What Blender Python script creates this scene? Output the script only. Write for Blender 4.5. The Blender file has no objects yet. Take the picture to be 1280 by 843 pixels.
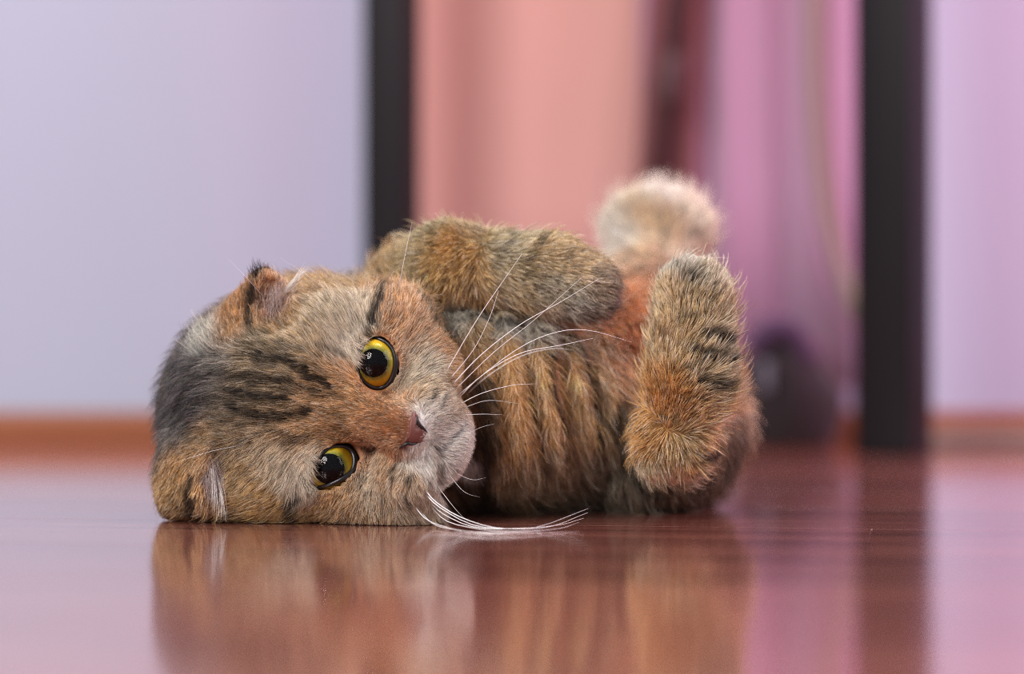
import bpy, bmesh, math, random
import numpy as np
from mathutils import Vector, Matrix
from mathutils.kdtree import KDTree

RNG = np.random.default_rng(11)
random.seed(5)
SC = bpy.context.scene
COL = SC.collection

# ------------------------------------------------------------------ camera
CAM_H = 0.084          # a lens almost on the floor
F = 3022.0             # 85 mm on a 36 mm sensor, in pixels of a 1280 frame
cam_d = bpy.data.cameras.new('camera')
cam = bpy.data.objects.new('camera', cam_d); COL.objects.link(cam)
cam.location = (0, 0, CAM_H); cam.rotation_euler = (math.pi/2, 0, 0)
cam_d.lens = 85; cam_d.sensor_width = 36; cam_d.clip_start = 0.02
cam_d.dof.use_dof = True; cam_d.dof.focus_distance = 1.072; cam_d.dof.aperture_fstop = 2.9
SC.camera = cam

# ------------------------------------------------------------------ world, lights, exposure
w = bpy.data.worlds.new('room_light'); SC.world = w; w.use_nodes = True
w.node_tree.nodes['Background'].inputs[0].default_value = (0.93, 0.90, 1.0, 1)
w.node_tree.nodes['Background'].inputs[1].default_value = 0.44


def area(name, loc, target, size, power, color, size_y=None):
    l = bpy.data.lights.new(name, 'AREA'); l.energy = power; l.color = color
    l.shape = 'RECTANGLE'; l.size = size; l.size_y = size_y or size
    o = bpy.data.objects.new(name, l); COL.objects.link(o); o.location = loc
    d = Vector(target) - Vector(loc); o.rotation_euler = d.to_track_quat('-Z', 'Y').to_euler()
    return o


area('window_daylight', (-1.25, -0.35, 1.35), (0, 1.15, 0.05), 0.9, 60, (1.0, 0.97, 0.95), 1.2)
area('right_fill', (1.35, 0.55, 1.0), (0.05, 1.15, 0.05), 1.2, 17, (1.0, 0.97, 0.94))  # added soft fill from the right, brightens the muzzle and chest
area('top_daylight', (0.15, 1.45, 1.9), (0.05, 1.2, 0.0), 0.9, 26, (0.95, 0.95, 1.0))
area('pink_wall_fill', (1.05, 1.45, 0.6), (0.40, 1.9, 0.14), 0.5, 11, (1.0, 0.27, 0.55))  # added pink lamp that tints the right part of the wall
area('pink_left_fill', (-0.20, 1.5, 0.55), (-0.20, 1.9, 0.19), 0.18, 0.38, (1.0, 0.30, 0.62))  # second added pink lamp, for a pink patch on the left wall
area('warm_curtain_fill', (0.1, 1.35, 1.1), (0.02, 1.9, 0.42), 0.2, 2.2, (1.0, 0.55, 0.25))  # added warm light to brighten the upper salmon curtain
SC.view_settings.view_transform = 'Standard'; SC.view_settings.look = 'None'
SC.view_settings.gamma = 1.0; SC.view_settings.use_curve_mapping = False
SC.view_settings.exposure = -0.17
SC.cycles.max_bounces = 8; SC.cycles.filter_width = 1.1
SC.cycles.denoising_prefilter = 'NONE'
SC.cycles_curves.shape = 'RIBBONS'


# ------------------------------------------------------------------ helpers
def lin(c):
    c = np.asarray(c, float)/255.0
    return np.where(c <= 0.04045, c/12.92, ((c+0.055)/1.055)**2.4)


def at(px, py, Y):
    """a place in the room from where it is seen in the photograph and how far away it stands"""
    return np.array([(px-640)*Y/F, Y, CAM_H-(py-421.5)*Y/F])


def mat(name, color=(0.5, 0.5, 0.5), rough=0.5, **kw):
    m = bpy.data.materials.new(name); m.use_nodes = True
    b = m.node_tree.nodes['Principled BSDF']
    b.inputs['Base Color'].default_value = (*color, 1); b.inputs['Roughness'].default_value = rough
    for k, v in kw.items():
        b.inputs[k].default_value = v
    return m


def nodes_of(m):
    return m.node_tree.nodes, m.node_tree.links, m.node_tree.nodes['Principled BSDF']


def tag(o, label=None, cat=None, kind=None, group=None):
    if label: o['label'] = label
    if cat: o['category'] = cat
    if kind: o['kind'] = kind
    if group: o['group'] = group
    return o


def obj(name, me, m=None, parent=None, smooth=True):
    if isinstance(me, bmesh.types.BMesh):
        bm = me; me = bpy.data.meshes.new(name); bm.to_mesh(me); bm.free()
    o = bpy.data.objects.new(name, me); COL.objects.link(o)
    if m: me.materials.append(m)
    if smooth: me.shade_smooth()
    if parent:
        o.parent = parent
        o.matrix_parent_inverse = Matrix.Translation(parent.location).inverted()
    return o


def empty(name, loc):
    o = bpy.data.objects.new(name, None); COL.objects.link(o); o.location = loc; o.empty_display_size = 0.02
    return o


def box_bm(sx, sy, sz, loc=(0, 0, 0), rz=0.0, bevel=0.0, seg=2):
    bm = bmesh.new(); bmesh.ops.create_cube(bm, size=1)
    bmesh.ops.scale(bm, vec=(sx, sy, sz), verts=bm.verts)
    if bevel: bmesh.ops.bevel(bm, geom=bm.edges[:], offset=bevel, segments=seg, affect='EDGES', profile=0.6)
    bmesh.ops.rotate(bm, matrix=Matrix.Rotation(rz, 3, 'Z'), verts=bm.verts)
    bmesh.ops.translate(bm, vec=loc, verts=bm.verts)
    return bm


def tube_mesh(name, pts, radii, sides=6, closed=False):
    pts = np.asarray(pts, float); n = len(pts)
    radii = np.broadcast_to(np.asarray(radii, float), (n,))
    if closed:
        tan = np.roll(pts, -1, 0)-np.roll(pts, 1, 0)
    else:
        tan = np.gradient(pts, axis=0)
    tan /= np.linalg.norm(tan, axis=1)[:, None]+1e-12
    up = np.array([0.13, -0.97, 0.2]); V = []; Fc = []
    for i in range(n):
        a = np.cross(tan[i], up); a /= np.linalg.norm(a)+1e-12; b = np.cross(tan[i], a)
        for k in range(sides):
            t = 2*math.pi*k/sides
            V.append(pts[i]+radii[i]*(math.cos(t)*a+math.sin(t)*b))
    for i in range(n if closed else n-1):
        j = (i+1) % n
        for k in range(sides):
            k2 = (k+1) % sides
            Fc.append((i*sides+k, i*sides+k2, j*sides+k2, j*sides+k))
    if not closed:
        Fc.append(tuple(range(sides))[::-1]); Fc.append(tuple((n-1)*sides+k for k in range(sides)))
    me = bpy.data.meshes.new(name); me.from_pydata([tuple(v) for v in V], [], Fc); me.update()
    return me


def smooth_path(pts, n, closed=False):
    """Catmull-Rom through pts"""
    P = np.asarray(pts, float); m = len(P)
    if closed:
        Q = np.vstack([P[-1], P, P[0], P[1]]); segs = m
    else:
        Q = np.vstack([2*P[0]-P[1], P, 2*P[-1]-P[-2]]); segs = m-1
    T = np.linspace(0, segs, n, endpoint=not closed); out = []
    for t in T:
        i = min(int(t), segs-1); f = t-i
        a, b, c, d = Q[i], Q[i+1], Q[i+2], Q[i+3]
        out.append(0.5*((2*b)+(-a+c)*f+(2*a-5*b+4*c-d)*f*f+(-a+3*b-3*c+d)*f**3))
    return np.array(out)


# ------------------------------------------------------------------ the room
WALL_Y = 1.90


def wall_material():
    m = mat('lavender_wall_paint', (0.372, 0.425, 0.54), 0.7)
    n, l, b = nodes_of(m)
    t = n.new('ShaderNodeTexCoord'); no = n.new('ShaderNodeTexNoise'); no.inputs['Scale'].default_value = 260
    bp = n.new('ShaderNodeBump'); bp.inputs['Strength'].default_value = 0.08; bp.inputs['Distance'].default_value = 0.001
    l.new(t.outputs['Object'], no.inputs['Vector']); l.new(no.outputs['Fac'], bp.inputs['Height']); l.new(bp.outputs['Normal'], b.inputs['Normal'])
    return m


tag(obj('wall_back', box_bm(5.0, 0.06, 2.6, (0, WALL_Y+0.03, 1.3)), wall_material(), smooth=False), kind='structure')
m_base = mat('baseboard_wood', (0.36, 0.115, 0.035), 0.42)
n, l, b = nodes_of(m_base)
t = n.new('ShaderNodeTexCoord'); mp = n.new('ShaderNodeMapping'); mp.inputs['Scale'].default_value = (2, 60, 60)
no = n.new('ShaderNodeTexNoise'); no.inputs['Scale'].default_value = 3; cr = n.new('ShaderNodeValToRGB')
cr.color_ramp.elements[0].color = (0.19, 0.053, 0.018, 1); cr.color_ramp.elements[1].color = (0.31, 0.11, 0.04, 1)
l.new(t.outputs['Object'], mp.inputs['Vector']); l.new(mp.outputs['Vector'], no.inputs['Vector'])
l.new(no.outputs['Fac'], cr.inputs['Fac']); l.new(cr.outputs['Color'], b.inputs['Base Color'])
tag(obj('baseboard_back', box_bm(5.0, 0.014, 0.026, (0, WALL_Y-0.007, 0.013), bevel=0.004), m_base, smooth=False), kind='structure')


def floor_material():
    m = mat('glossy_cherry_laminate', (0.2, 0.07, 0.04), 0.17)
    n, l, b = nodes_of(m)
    t = n.new('ShaderNodeTexCoord'); oi = n.new('ShaderNodeObjectInfo')
    off = n.new('ShaderNodeVectorMath'); off.operation = 'ADD'
    cmb = n.new('ShaderNodeCombineXYZ'); mul = n.new('ShaderNodeMath'); mul.operation = 'MULTIPLY'; mul.inputs[1].default_value = 17
    l.new(oi.outputs['Random'], mul.inputs[0]); l.new(mul.outputs[0], cmb.inputs[0]); l.new(mul.outputs[0], cmb.inputs[1])
    l.new(t.outputs['Object'], off.inputs[0]); l.new(cmb.outputs[0], off.inputs[1])
    mp = n.new('ShaderNodeMapping'); mp.inputs['Scale'].default_value = (1.6, 34, 20)
    l.new(off.outputs[0], mp.inputs['Vector'])
    no = n.new('ShaderNodeTexNoise'); no.inputs['Scale'].default_value = 2.2; no.inputs['Detail'].default_value = 8; no.inputs['Distortion'].default_value = 0.6
    l.new(mp.outputs[0], no.inputs['Vector'])
    cr = n.new('ShaderNodeValToRGB')
    e = cr.color_ramp.elements
    e[0].position = 0.30; e[0].color = (0.17, 0.050, 0.040, 1); e[1].position = 0.72; e[1].color = (0.50, 0.18, 0.13, 1)
    x = e.new(0.5); x.color = (0.33, 0.105, 0.078, 1)
    l.new(no.outputs['Fac'], cr.inputs['Fac'])
    hs = n.new('ShaderNodeHueSaturation'); mr = n.new('ShaderNodeMapRange')
    mr.inputs[3].default_value = 0.8; mr.inputs[4].default_value = 1.2
    l.new(oi.outputs['Random'], mr.inputs[0]); l.new(mr.outputs[0], hs.inputs['Value']); l.new(cr.outputs[0], hs.inputs['Color'])
    l.new(hs.outputs[0], b.inputs['Base Color'])
    bp = n.new('ShaderNodeBump'); bp.inputs['Strength'].default_value = 0.05; bp.inputs['Distance'].default_value = 0.0006
    l.new(no.outputs['Fac'], bp.inputs['Height']); l.new(bp.outputs['Normal'], b.inputs['Normal'])
    b.inputs['IOR'].default_value = 1.52
    b.inputs['Coat Weight'].default_value = 1.0; b.inputs['Coat IOR'].default_value = 1.46; b.inputs['Coat Roughness'].default_value = 0.1
    return m


m_floor = floor_material()
m_gap = mat('dark_joint', (0.03, 0.012, 0.008), 0.6)
fl = tag(obj('floor', box_bm(4.6, 3.6, 0.02, (0, 0.6, -0.0225)), m_gap, smooth=False), kind='structure')
PLANK_W, PLANK_L, PLANK_A = 0.128, 1.25, math.radians(-9)
pm = None
ca, sa = math.cos(PLANK_A), math.sin(PLANK_A)
u0 = 0.02*ca+1.079*sa; v0 = -0.02*sa+1.079*ca     # one joint runs behind the cat's chin
for r in range(-11, 12):
    for c in range(-2, 3):
        v = v0+(r+0.5)*PLANK_W; u = (c+0.37*(r % 3))*PLANK_L-0.31
        x, y = u*ca-v*sa, u*sa+v*ca
        if not (-1.6 < x < 1.6 and -0.75 < y < 2.1): continue
        if pm is None:
            o = obj('plank', box_bm(PLANK_L-0.0003, PLANK_W-0.0003, 0.012, bevel=0.00015, seg=1), m_floor, smooth=False); pm = o.data
        else:
            o = bpy.data.objects.new('plank', pm); COL.objects.link(o)
        o.location = (x, y, -0.006); o.rotation_euler = (0, 0, PLANK_A)
        o.parent = fl

# ------------------------------------------------------------------ furniture and things along the wall
m_leg = mat('black_painted_metal', (0.006, 0.006, 0.008), 0.5, **{'Specular IOR Level': 0.2})
m_legw = mat('dark_brown_edge', (0.022, 0.011, 0.008), 0.5)
A = at(490, 0, 1.80); A[2] = 0; B = at(1117, 0, 1.735); B[2] = 0
ang = math.atan2(B[1]-A[1], B[0]-A[0])
table = empty('console_table', tuple((A+B)/2))
tag(table, 'black console table on two square legs standing in front of the wall', 'table')
for P0, s, rz in ((A, 0.0345, ang-0.12), (B, 0.0435, ang-0.35)):
    lg = obj('leg', box_bm(s, s, 0.70, (P0[0], P0[1], 0.35), rz, 0.0025), m_leg, table)
    obj('foot', box_bm(s*0.94, s*0.94, 0.006, (P0[0], P0[1], 0.0032), rz, 0.001), m_leg, lg)
obj('table_top', box_bm(0.55, 0.125, 0.03, ((A[0]+B[0])/2, 1.762, 0.716), 0, 0.003), m_legw, table)


def cloth_mesh(name, x0, x1, y, z0, z1, fold, nx=160, nz=12, thick=0.0018):
    """a hanging cloth: fold(x, z) -> depth offset towards the room"""
    V = []; Fc = []
    for j in range(nz+1):
        z = z0+(z1-z0)*j/nz
        for i in range(nx+1):
            x = x0+(x1-x0)*i/nx
            V.append((x, y-fold(x, z), z))
    for j in range(nz):
        for i in range(nx):
            a = j*(nx+1)+i; Fc.append((a, a+1, a+nx+2, a+nx+1))
    me = bpy.data.meshes.new(name); me.from_pydata(V, [], Fc); me.update()
    return me


def fabric(name, c):
    m = mat(name, c, 0.85)
    n, l, b = nodes_of(m); b.inputs['Sheen Weight'].default_value = 0.15
    t = n.new('ShaderNodeTexCoord'); wv = n.new('ShaderNodeTexNoise'); wv.inputs['Scale'].default_value = 900
    bp = n.new('ShaderNodeBump'); bp.inputs['Strength'].default_value = 0.1; bp.inputs['Distance'].default_value = 0.0005
    l.new(t.outputs['Object'], wv.inputs['Vector']); l.new(wv.outputs['Fac'], bp.inputs['Height']); l.new(bp.outputs['Normal'], b.inputs['Normal'])
    return m


m_salmon = fabric('salmon_fabric', (0.565, 0.325, 0.295))
m_mauve = fabric('mauve_fabric', (0.39, 0.25, 0.37))
xs0, xs1 = at(470, 0, 1.885)[0], at(806, 0, 1.885)[0]
o = obj('salmon_curtain', cloth_mesh('salmon_curtain', xs0, xs1, 1.896, 0.03, 1.9, lambda x, z: 0.004+0.003*math.sin(x*34)+0.002*math.sin(x*71+1)), m_salmon)
so = o.modifiers.new('thickness', 'SOLIDIFY'); so.thickness = 0.0016
tag(o, 'flat salmon pink curtain panel hanging behind the raised forearm', 'curtain')
xm0, xm1 = at(800, 0, 1.885)[0], at(1066, 0, 1.885)[0]


def mauve_fold(x, z):
    u = (x-xm0)/(xm1-xm0)
    return 0.010+0.006*math.sin(u*15.5+0.4)*(0.6+0.4*u)+0.0025*math.sin(u*33+z*3)


o = obj('mauve_curtain', cloth_mesh('mauve_curtain', xm0, xm1, 1.896, 0.045, 1.9, mauve_fold), m_mauve)
so = o.modifiers.new('thickness', 'SOLIDIFY'); so.thickness = 0.0016
tag(o, 'mauve pink curtain hanging in soft folds beside the dark right table leg', 'curtain')

m_rose = fabric('rose_brown_fabric', (0.17, 0.070, 0.075))
xr0, xr1 = at(800, 0, 1.875)[0], at(874, 0, 1.875)[0]
o = obj('rose_curtain', cloth_mesh('rose_curtain', xr0, xr1, 1.8755, 0.05, 1.9, lambda x, z: 0.002*math.sin((x-xr0)/(xr1-xr0)*9.0+z*2)+0.002, nx=60), m_rose)
for v in o.data.vertices: v.co.x += 0.055*(v.co.z-0.25)         # it hangs a little askew
so = o.modifiers.new('thickness', 'SOLIDIFY'); so.thickness = 0.0014
tag(o, 'narrow rose brown curtain strip between the salmon and the mauve curtains', 'curtain')
m_pole = mat('dark_brown_wood', (0.055, 0.022, 0.024), 0.6)
pole = empty('wooden_pole', (at(800, 0, 1.84)[0], 1.84, 0)); tag(pole, 'thin dark brown pole leaning at the gap between the two curtains', 'pole')
p0 = at(812, 300, 1.853); p1 = at(846, -20, 1.853); dr = (p1-p0)/(p1[2]-p0[2])
pb = p0-dr*(p0[2]-0.004); pt = p0+dr*(1.1-p0[2])
obj('shaft', tube_mesh('shaft', [pb, pb*0.5+pt*0.5, pt], [0.0075, 0.0085, 0.0085], 12), m_pole, pole)
kn = at(838, 100, 1.853); kd = dr/np.linalg.norm(dr)
obj('collar', tube_mesh('collar', [kn-kd*0.022, kn-kd*0.016, kn+kd*0.016, kn+kd*0.022], [0.0088, 0.0115, 0.0115, 0.0088], 14), m_pole, pole)

m_cable = mat('olive_grey_cable', (0.22, 0.19, 0.15), 0.5)
cp = [at(1020, -900, 1.868), at(1019, -200, 1.868), at(1018, 0, 1.868), at(1020, 130, 1.868), at(1029, 240, 1.868), at(1046, 320, 1.868), at(1068, 385, 1.868), at(1090, 440, 1.868), at(1100, 500, 1.868)]
q = cp[-1].copy(); q[2] = 0.0075; cp[-1] = q+np.array([0.004, 0, 0.0]); cp.append(q+np.array([0.03, 0.0, -0.001])); cp.append(q+np.array([0.25, 0.005, -0.001]))
o = obj('cable', tube_mesh('cable', smooth_path(cp, 70), 0.0062, 10), m_cable)
tag(o, 'olive grey cable hanging down the mauve curtain and curving behind the right table leg', 'cable')

# dark slumped bag on the floor by the wall
bag = empty('fabric_bag', (at(985, 0, 1.83)[0], 1.83, 0)); tag(bag, 'small dark plum fabric bag slumped on the floor behind the cat', 'bag')
m_bag = fabric('dark_plum_fabric', (0.008, 0.004, 0.007)); m_bagt = fabric('plum_fabric', (0.06, 0.028, 0.08))
bm = bmesh.new(); bmesh.ops.create_uvsphere(bm, u_segments=40, v_segments=24, radius=1)
for v in bm.verts:
    x, y, z = v.co
    a = math.atan2(y, x)
    rr = 1+0.05*math.sin(3*a+2*z)+0.03*math.sin(7*a-3*z)
    wz = 1.0 if z < 0 else (1-0.62*z**1.3)
    v.co = (x*rr*wz*(0.040 if z > 0 else 0.040+0.008*min(1, -z))-0.012*max(z, 0), y*rr*0.030, max(0.0015, 0.040+0.056*z+0.004*math.sin(4*a)*max(z, 0)))
bmesh.ops.translate(bm, vec=(at(988, 0, 1.83)[0], 1.83, 0), verts=bm.verts)
obj('bag_body', bm, m_bag, bag)
c0 = at(972, 420, 1.815)
obj('flap', tube_mesh('flap', smooth_path([c0+np.array([-.020, -.004, -.012]), c0+np.array([-.008, -.008, .004]), c0+np.array([.010, -.006, .003]), c0+np.array([.026, .002, -.022])], 18), [0.004]+[0.0085]*16+[0.004], 10), m_bagt, bag)
m_highlight = mat('pale_highlight', (0.13, 0.13, 0.17), 0.5)  # pale block standing in for a highlight on the bag
obj('highlight_block', box_bm(0.008, 0.002, 0.022, tuple(at(958, 470, 1.79)), 0.2, 0.0006), m_highlight, bag)

# ------------------------------------------------------------------ the cat: one continuous body from a blended solid
Y0 = 1.10
MM = 0.001


def P(px, py, dy=0.0):          # dy in mm behind the plane of the face
    return at(px, py, Y0+dy*MM).astype(np.float32)


def nrm(v):
    v = np.asarray(v, float); return v/(np.linalg.norm(v)+1e-12)


AX_ACROSS = nrm([0.36, 0.0, 0.92])            # from the lower eye to the upper eye
AX_DOWN = nrm(np.array([0.957, 0.06, -0.30])-AX_ACROSS*np.dot([0.957, 0.06, -0.30], AX_ACROSS))   # from the forehead to the chin
AX_FWD = np.cross(AX_ACROSS, AX_DOWN); AX_FWD = AX_FWD if AX_FWD[1] < 0 else -AX_FWD
HEAD = np.array([AX_ACROSS, AX_DOWN, AX_FWD], np.float32)
WORLD = np.eye(3, dtype=np.float32)


def rot_img(deg):               # axes turned in the picture's plane: first axis at deg from +x towards +z
    a = math.radians(deg)
    return np.array([[math.cos(a), 0, math.sin(a)], [0, 1, 0], [-math.sin(a), 0, math.cos(a)]], np.float32)


def ell(Q, c, r, R=WORLD):
    q = (Q-c) @ R.T/np.asarray(r, np.float32)
    k0 = np.sqrt((q*q).sum(1)+1e-12); q2 = q/np.asarray(r, np.float32)
    k1 = np.sqrt((q2*q2).sum(1)+1e-12)
    return k0*(k0-1)/k1


def cap(Q, a, b, ra, rb):
    ba = b-a; L = (ba*ba).sum()
    pa = Q-a; h = np.clip((pa @ ba)/L, 0, 1)
    d = pa-h[:, None]*ba
    return np.sqrt((d*d).sum(1))-(ra+(rb-ra)*h)


def smin(a, b, k):
    h = np.clip(0.5+0.5*(b-a)/k, 0, 1)
    return b+(a-b)*h-k*h*(1-h)


def smax(a, b, k): return -smin(-a, -b, k)


EYE_R = 12.0*MM
EYES = []
for (cx, cy, dyc, gaze) in ((471, 454, -17.0, (-5, 0)), (415, 584, -17.0, (-4, 3))):
    EYES.append(dict(c=P(cx, cy, dyc), px=(cx, cy), gaze=gaze))
LID_UP = [(461, 422.5), (479, 427), (490, 437), (494, 451), (492, 466), (484, 480), (471, 484.5), (457, 478), (448.5, 465), (448, 450), (453, 435)]
LID_LO = [(402, 568.5), (413, 560), (428, 558.5), (438, 564), (442.5, 575), (440, 588), (430, 597), (411, 606), (394, 608.5), (387.5, 600), (391, 584)]


def lid_points(E, lid, n, grow=1.0):
    """the lid line laid on the eyeball"""
    out = []
    c = E['c']; cp = np.mean(lid, 0)
    for (x, y) in smooth_path(np.array([(cp[0]+(a-cp[0])*grow, cp[1]+(b-cp[1])*grow, 0) for a, b in lid]), n, True)[:, :2]:
        o = np.array([0, 0, CAM_H]); d = nrm(at(x, y, 1.0)-o)
        bq = np.dot(d, o-c); cq = np.dot(o-c, o-c)-(EYE_R*1.01)**2; disc = bq*bq-cq
        t = -bq-math.sqrt(max(disc, 0.0)); out.append(o+d*t)
    return np.array(out)


for E, lid in zip(EYES, (LID_UP, LID_LO)):
    L = lid_points(E, lid, 48, 1.03); E['lid'] = L; E['lidpx'] = lid
    m0 = L.mean(0); u, s_, vt = np.linalg.svd(L-m0)
    E['m'] = m0.astype(np.float32); nax = vt[2] if vt[2][1] < 0 else -vt[2]
    E['R'] = np.array([vt[0], vt[1], nax], np.float32)
    q = (L-m0) @ E['R'].T
    E['r'] = (np.abs(q[:, 0]).max(), np.abs(q[:, 1]).max())


def sd_head(Q):
    d = ell(Q, P(378, 497, 22), (55*MM, 54*MM, 50*MM), HEAD)                 # skull
    d = smin(d, ell(Q, P(300, 500, 40), (46*MM, 36*MM, 40*MM), HEAD), 16*MM)   # nape
    d = smin(d, ell(Q, P(484, 422, 2), (24*MM, 22*MM, 25*MM), HEAD), 12*MM)   # upper cheek
    d = smin(d, ell(Q, P(445, 615, -2), (17*MM, 34*MM, 24*MM), HEAD), 12*MM)  # cheek on the floor
    d = smin(d, ell(Q, P(330, 610, 6), (17*MM, 30*MM, 26*MM), HEAD), 12*MM)
    d = smin(d, ell(Q, P(425, 420, -8), (17*MM, 20*MM, 15*MM), HEAD), 8*MM)   # brows
    d = smin(d, ell(Q, P(368, 578, -8), (15*MM, 18*MM, 15*MM), HEAD), 8*MM)
    d = smin(d, ell(Q, P(400, 500, -12), (24*MM, 26*MM, 14*MM), HEAD), 10*MM)  # forehead
    d = smin(d, cap(Q, P(430, 510, -17), P(502, 536, -33), 12*MM, 9*MM), 9*MM)  # nose bridge
    d = smin(d, ell(Q, P(532, 466, -4), (15*MM, 13*MM, 17*MM), HEAD), 10*MM)
    d = smin(d, ell(Q, P(530, 512, -18), (14*MM, 13*MM, 14*MM), HEAD), 12*MM)   # whisker pads
    d = smin(d, ell(Q, P(508, 594, -20), (15*MM, 14*MM, 16*MM), HEAD), 11*MM)
    d = smin(d, ell(Q, P(556, 566, -12), (13*MM, 9*MM, 12.5*MM), HEAD), 8*MM)
    d = smin(d, ell(Q, P(556, 533, -9), (11*MM, 9*MM, 11*MM), HEAD), 8*MM)   # chin
    d = smin(d, ell(Q, P(500, 632, -8), (12*MM, 20*MM, 18*MM), HEAD), 8*MM)
    d = smin(d, ell(Q, P(511, 541, -34), (10*MM, 6*MM, 6.5*MM), HEAD), 4*MM)   # under the nose leather
    # mouth line
    d = smax(d, -cap(Q, P(538, 551, -38), P(549, 572, -29), 2.2*MM, 2.2*MM), 3*MM)
    d = smax(d, -cap(Q, P(549, 572, -29), P(546, 602, -24), 2.2*MM, 2.0*MM), 3*MM)
    d = smax(d, -cap(Q, P(547, 566, -30), P(572, 537, -21), 2.0*MM, 1.8*MM), 3*MM)
    # folded ears: a shell with a hollow
    e1 = smin(ell(Q, P(310, 402, 4), (21*MM, 10*MM, 12*MM), rot_img(62)), ell(Q, P(333, 380, -4), (16*MM, 6.5*MM, 10*MM), rot_img(96)), 6*MM)
    for a, b_ in (((318, 426), (320, 390)), ((320, 390), (324, 354)), ((324, 354), (331, 344)), ((331, 344), (343, 349)), ((343, 349), (353, 362))):
        e1 = smin(e1, cap(Q, P(*a, -12), P(*b_, -12), 1.5*MM, 1.5*MM), 2*MM)
    d = smin(d, e1, 5*MM)
    d = smax(d, -ell(Q, P(344, 383, -17), (17*MM, 7*MM, 15*MM), rot_img(80)), 2.5*MM)
    e2 = smin(ell(Q, P(243, 588, 8), (28*MM, 15*MM, 18*MM), rot_img(80)), ell(Q, P(262, 600, -6), (18*MM, 10*MM, 12*MM), rot_img(95)), 7*MM)
    for a, b_ in (((252, 634), (249, 615)), ((249, 615), (249, 592)), ((249, 592), (258, 565)), ((258, 565), (274, 551))):
        e2 = smin(e2, cap(Q, P(*a, -15), P(*b_, -15), 2.0*MM, 2.0*MM), 3*MM)
    d = smin(d, e2, 5*MM)
    d = smax(d, -ell(Q, P(269, 600, -22), (15*MM, 6.5*MM, 14*MM), rot_img(96)), 2.5*MM)
    d = smin(d, ell(Q, P(286, 640, 4), (10*MM, 12*MM, 10*MM)), 5*MM)
    # lids over the eyeballs, then the sockets
    for E in EYES:
        d = smin(d, np.sqrt(((Q-E['c'])**2).sum(1))-(EYE_R+2.4*MM), 5*MM)
    for E in EYES:
        d = smax(d, -(np.sqrt(((Q-E['c'])**2).sum(1))-(EYE_R+0.9*MM)), 0.6*MM)
        q = (Q-E['m']) @ E['R'].T
        z = q[:, 2]; g = 1+np.clip(z, 0, 0.03)/0.018*0.25
        k = np.sqrt((q[:, 0]/(E['r'][0]*g))**2+(q[:, 1]/(E['r'][1]*g))**2+1e-9)
        hole = (k-1.0)*E['r'][1]*g
        hole = np.maximum(hole, -(z+0.004))
        d = smax(d, -hole, 1.2*MM)
    return d


W3 = lambda x, y, z: np.array([x, y, z], np.float32)
TR = [W3(-0.012, 1.160, 0.056), W3(0.045, 1.188, 0.054), W3(0.067, 1.215, 0.050)]


def sd_trunk(Q):
    d = cap(Q, P(470, 470, 58), TR[0], 47*MM, 49*MM)
    d = smin(d, cap(Q, TR[0], TR[1], 51*MM, 50*MM), 14*MM)
    d = smin(d, cap(Q, TR[1], TR[2], 49*MM, 46*MM), 14*MM)
    d = smin(d, ell(Q, P(525, 365, 75), (26*MM, 24*MM, 20*MM)), 12*MM)     # shoulder
    # loose rolls of skin on the chest
    u = Q[:, 0]-(-0.02)+0.16*(Q[:, 2]-0.05)
    fold = np.sin((u-0.0045)/0.0152*2*math.pi)
    amp = 4.8*MM*np.clip((u-0.002)/0.012, 0, 1)*np.clip((0.075-u)/0.03, 0, 1)*np.clip((Q[:, 2]-0.012)/0.03, 0, 1)
    return d-amp*fold


def sd_limbs(Q):
    # near forelimb folded over the chest
    a = cap(Q, P(497, 348, 58), P(560, 334, 32), 13*MM, 18*MM)
    a = smin(a, cap(Q, P(560, 334, 32), P(690, 343, 20), 18*MM, 16.5*MM), 6*MM)
    a = smin(a, cap(Q, P(690, 343, 20), P(732, 360, 16), 16.0*MM, 15.5*MM), 8*MM)
    for (x, y, dy) in ((746, 344, 14), (751, 358, 8), (749, 373, 10), (736, 379, 14)):
        a = smin(a, ell(Q, P(x, y, dy), (7.5*MM, 6.5*MM, 5.5*MM), rot_img(-25)), 3.5*MM)   # toes
    # near hind foot standing up
    h = cap(Q, P(843, 553, 2), P(862, 470, -2), 15*MM, 18*MM)
    h = smin(h, cap(Q, P(862, 470, -2), P(866, 375, 0), 18*MM, 16.5*MM), 8*MM)
    h = smin(h, ell(Q, P(822, 552, -3), (9*MM, 10*MM, 15*MM), rot_img(-10)), 6*MM)
    for (x, y, dy) in ((842, 355, -4), (858, 347, -7), (876, 349, -5), (890, 362, 0)):
        h = smin(h, ell(Q, P(x, y, dy), (5.5*MM, 6.5*MM, 7*MM)), 3.5*MM)
    th = cap(Q, P(848, 556, 12), W3(0.086, 1.20, 0.040), 15*MM, 30*MM)
    h = smin(h, th, 7*MM)
    h = smin(h, ell(Q, W3(0.068, 1.172, 0.017), (32*MM, 36*MM, 17*MM)), 12*MM)
    h = smin(h, cap(Q, W3(0.087, 1.20, 0.044), W3(0.089, 1.205, 0.098), 23*MM, 17*MM), 10*MM)
    # far hind foot
    f = cap(Q, W3(0.066, 1.235, 0.075), W3(0.076, 1.285, 0.128), 30*MM, 21*MM)
    f = smin(f, ell(Q, at(822, 283, 1.285).astype(np.float32), (27*MM, 22*MM, 19*MM)), 8*MM)
    # tail lying out of sight behind the body
    tl = cap(Q, W3(0.07, 1.25, 0.03), W3(0.03, 1.30, 0.014), 15*MM, 11*MM)
    tl = smin(tl, cap(Q, W3(0.03, 1.30, 0.014), W3(-0.06, 1.31, 0.012), 11*MM, 9*MM), 5*MM)
    return a, h, smin(f, tl, 6*MM)


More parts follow.
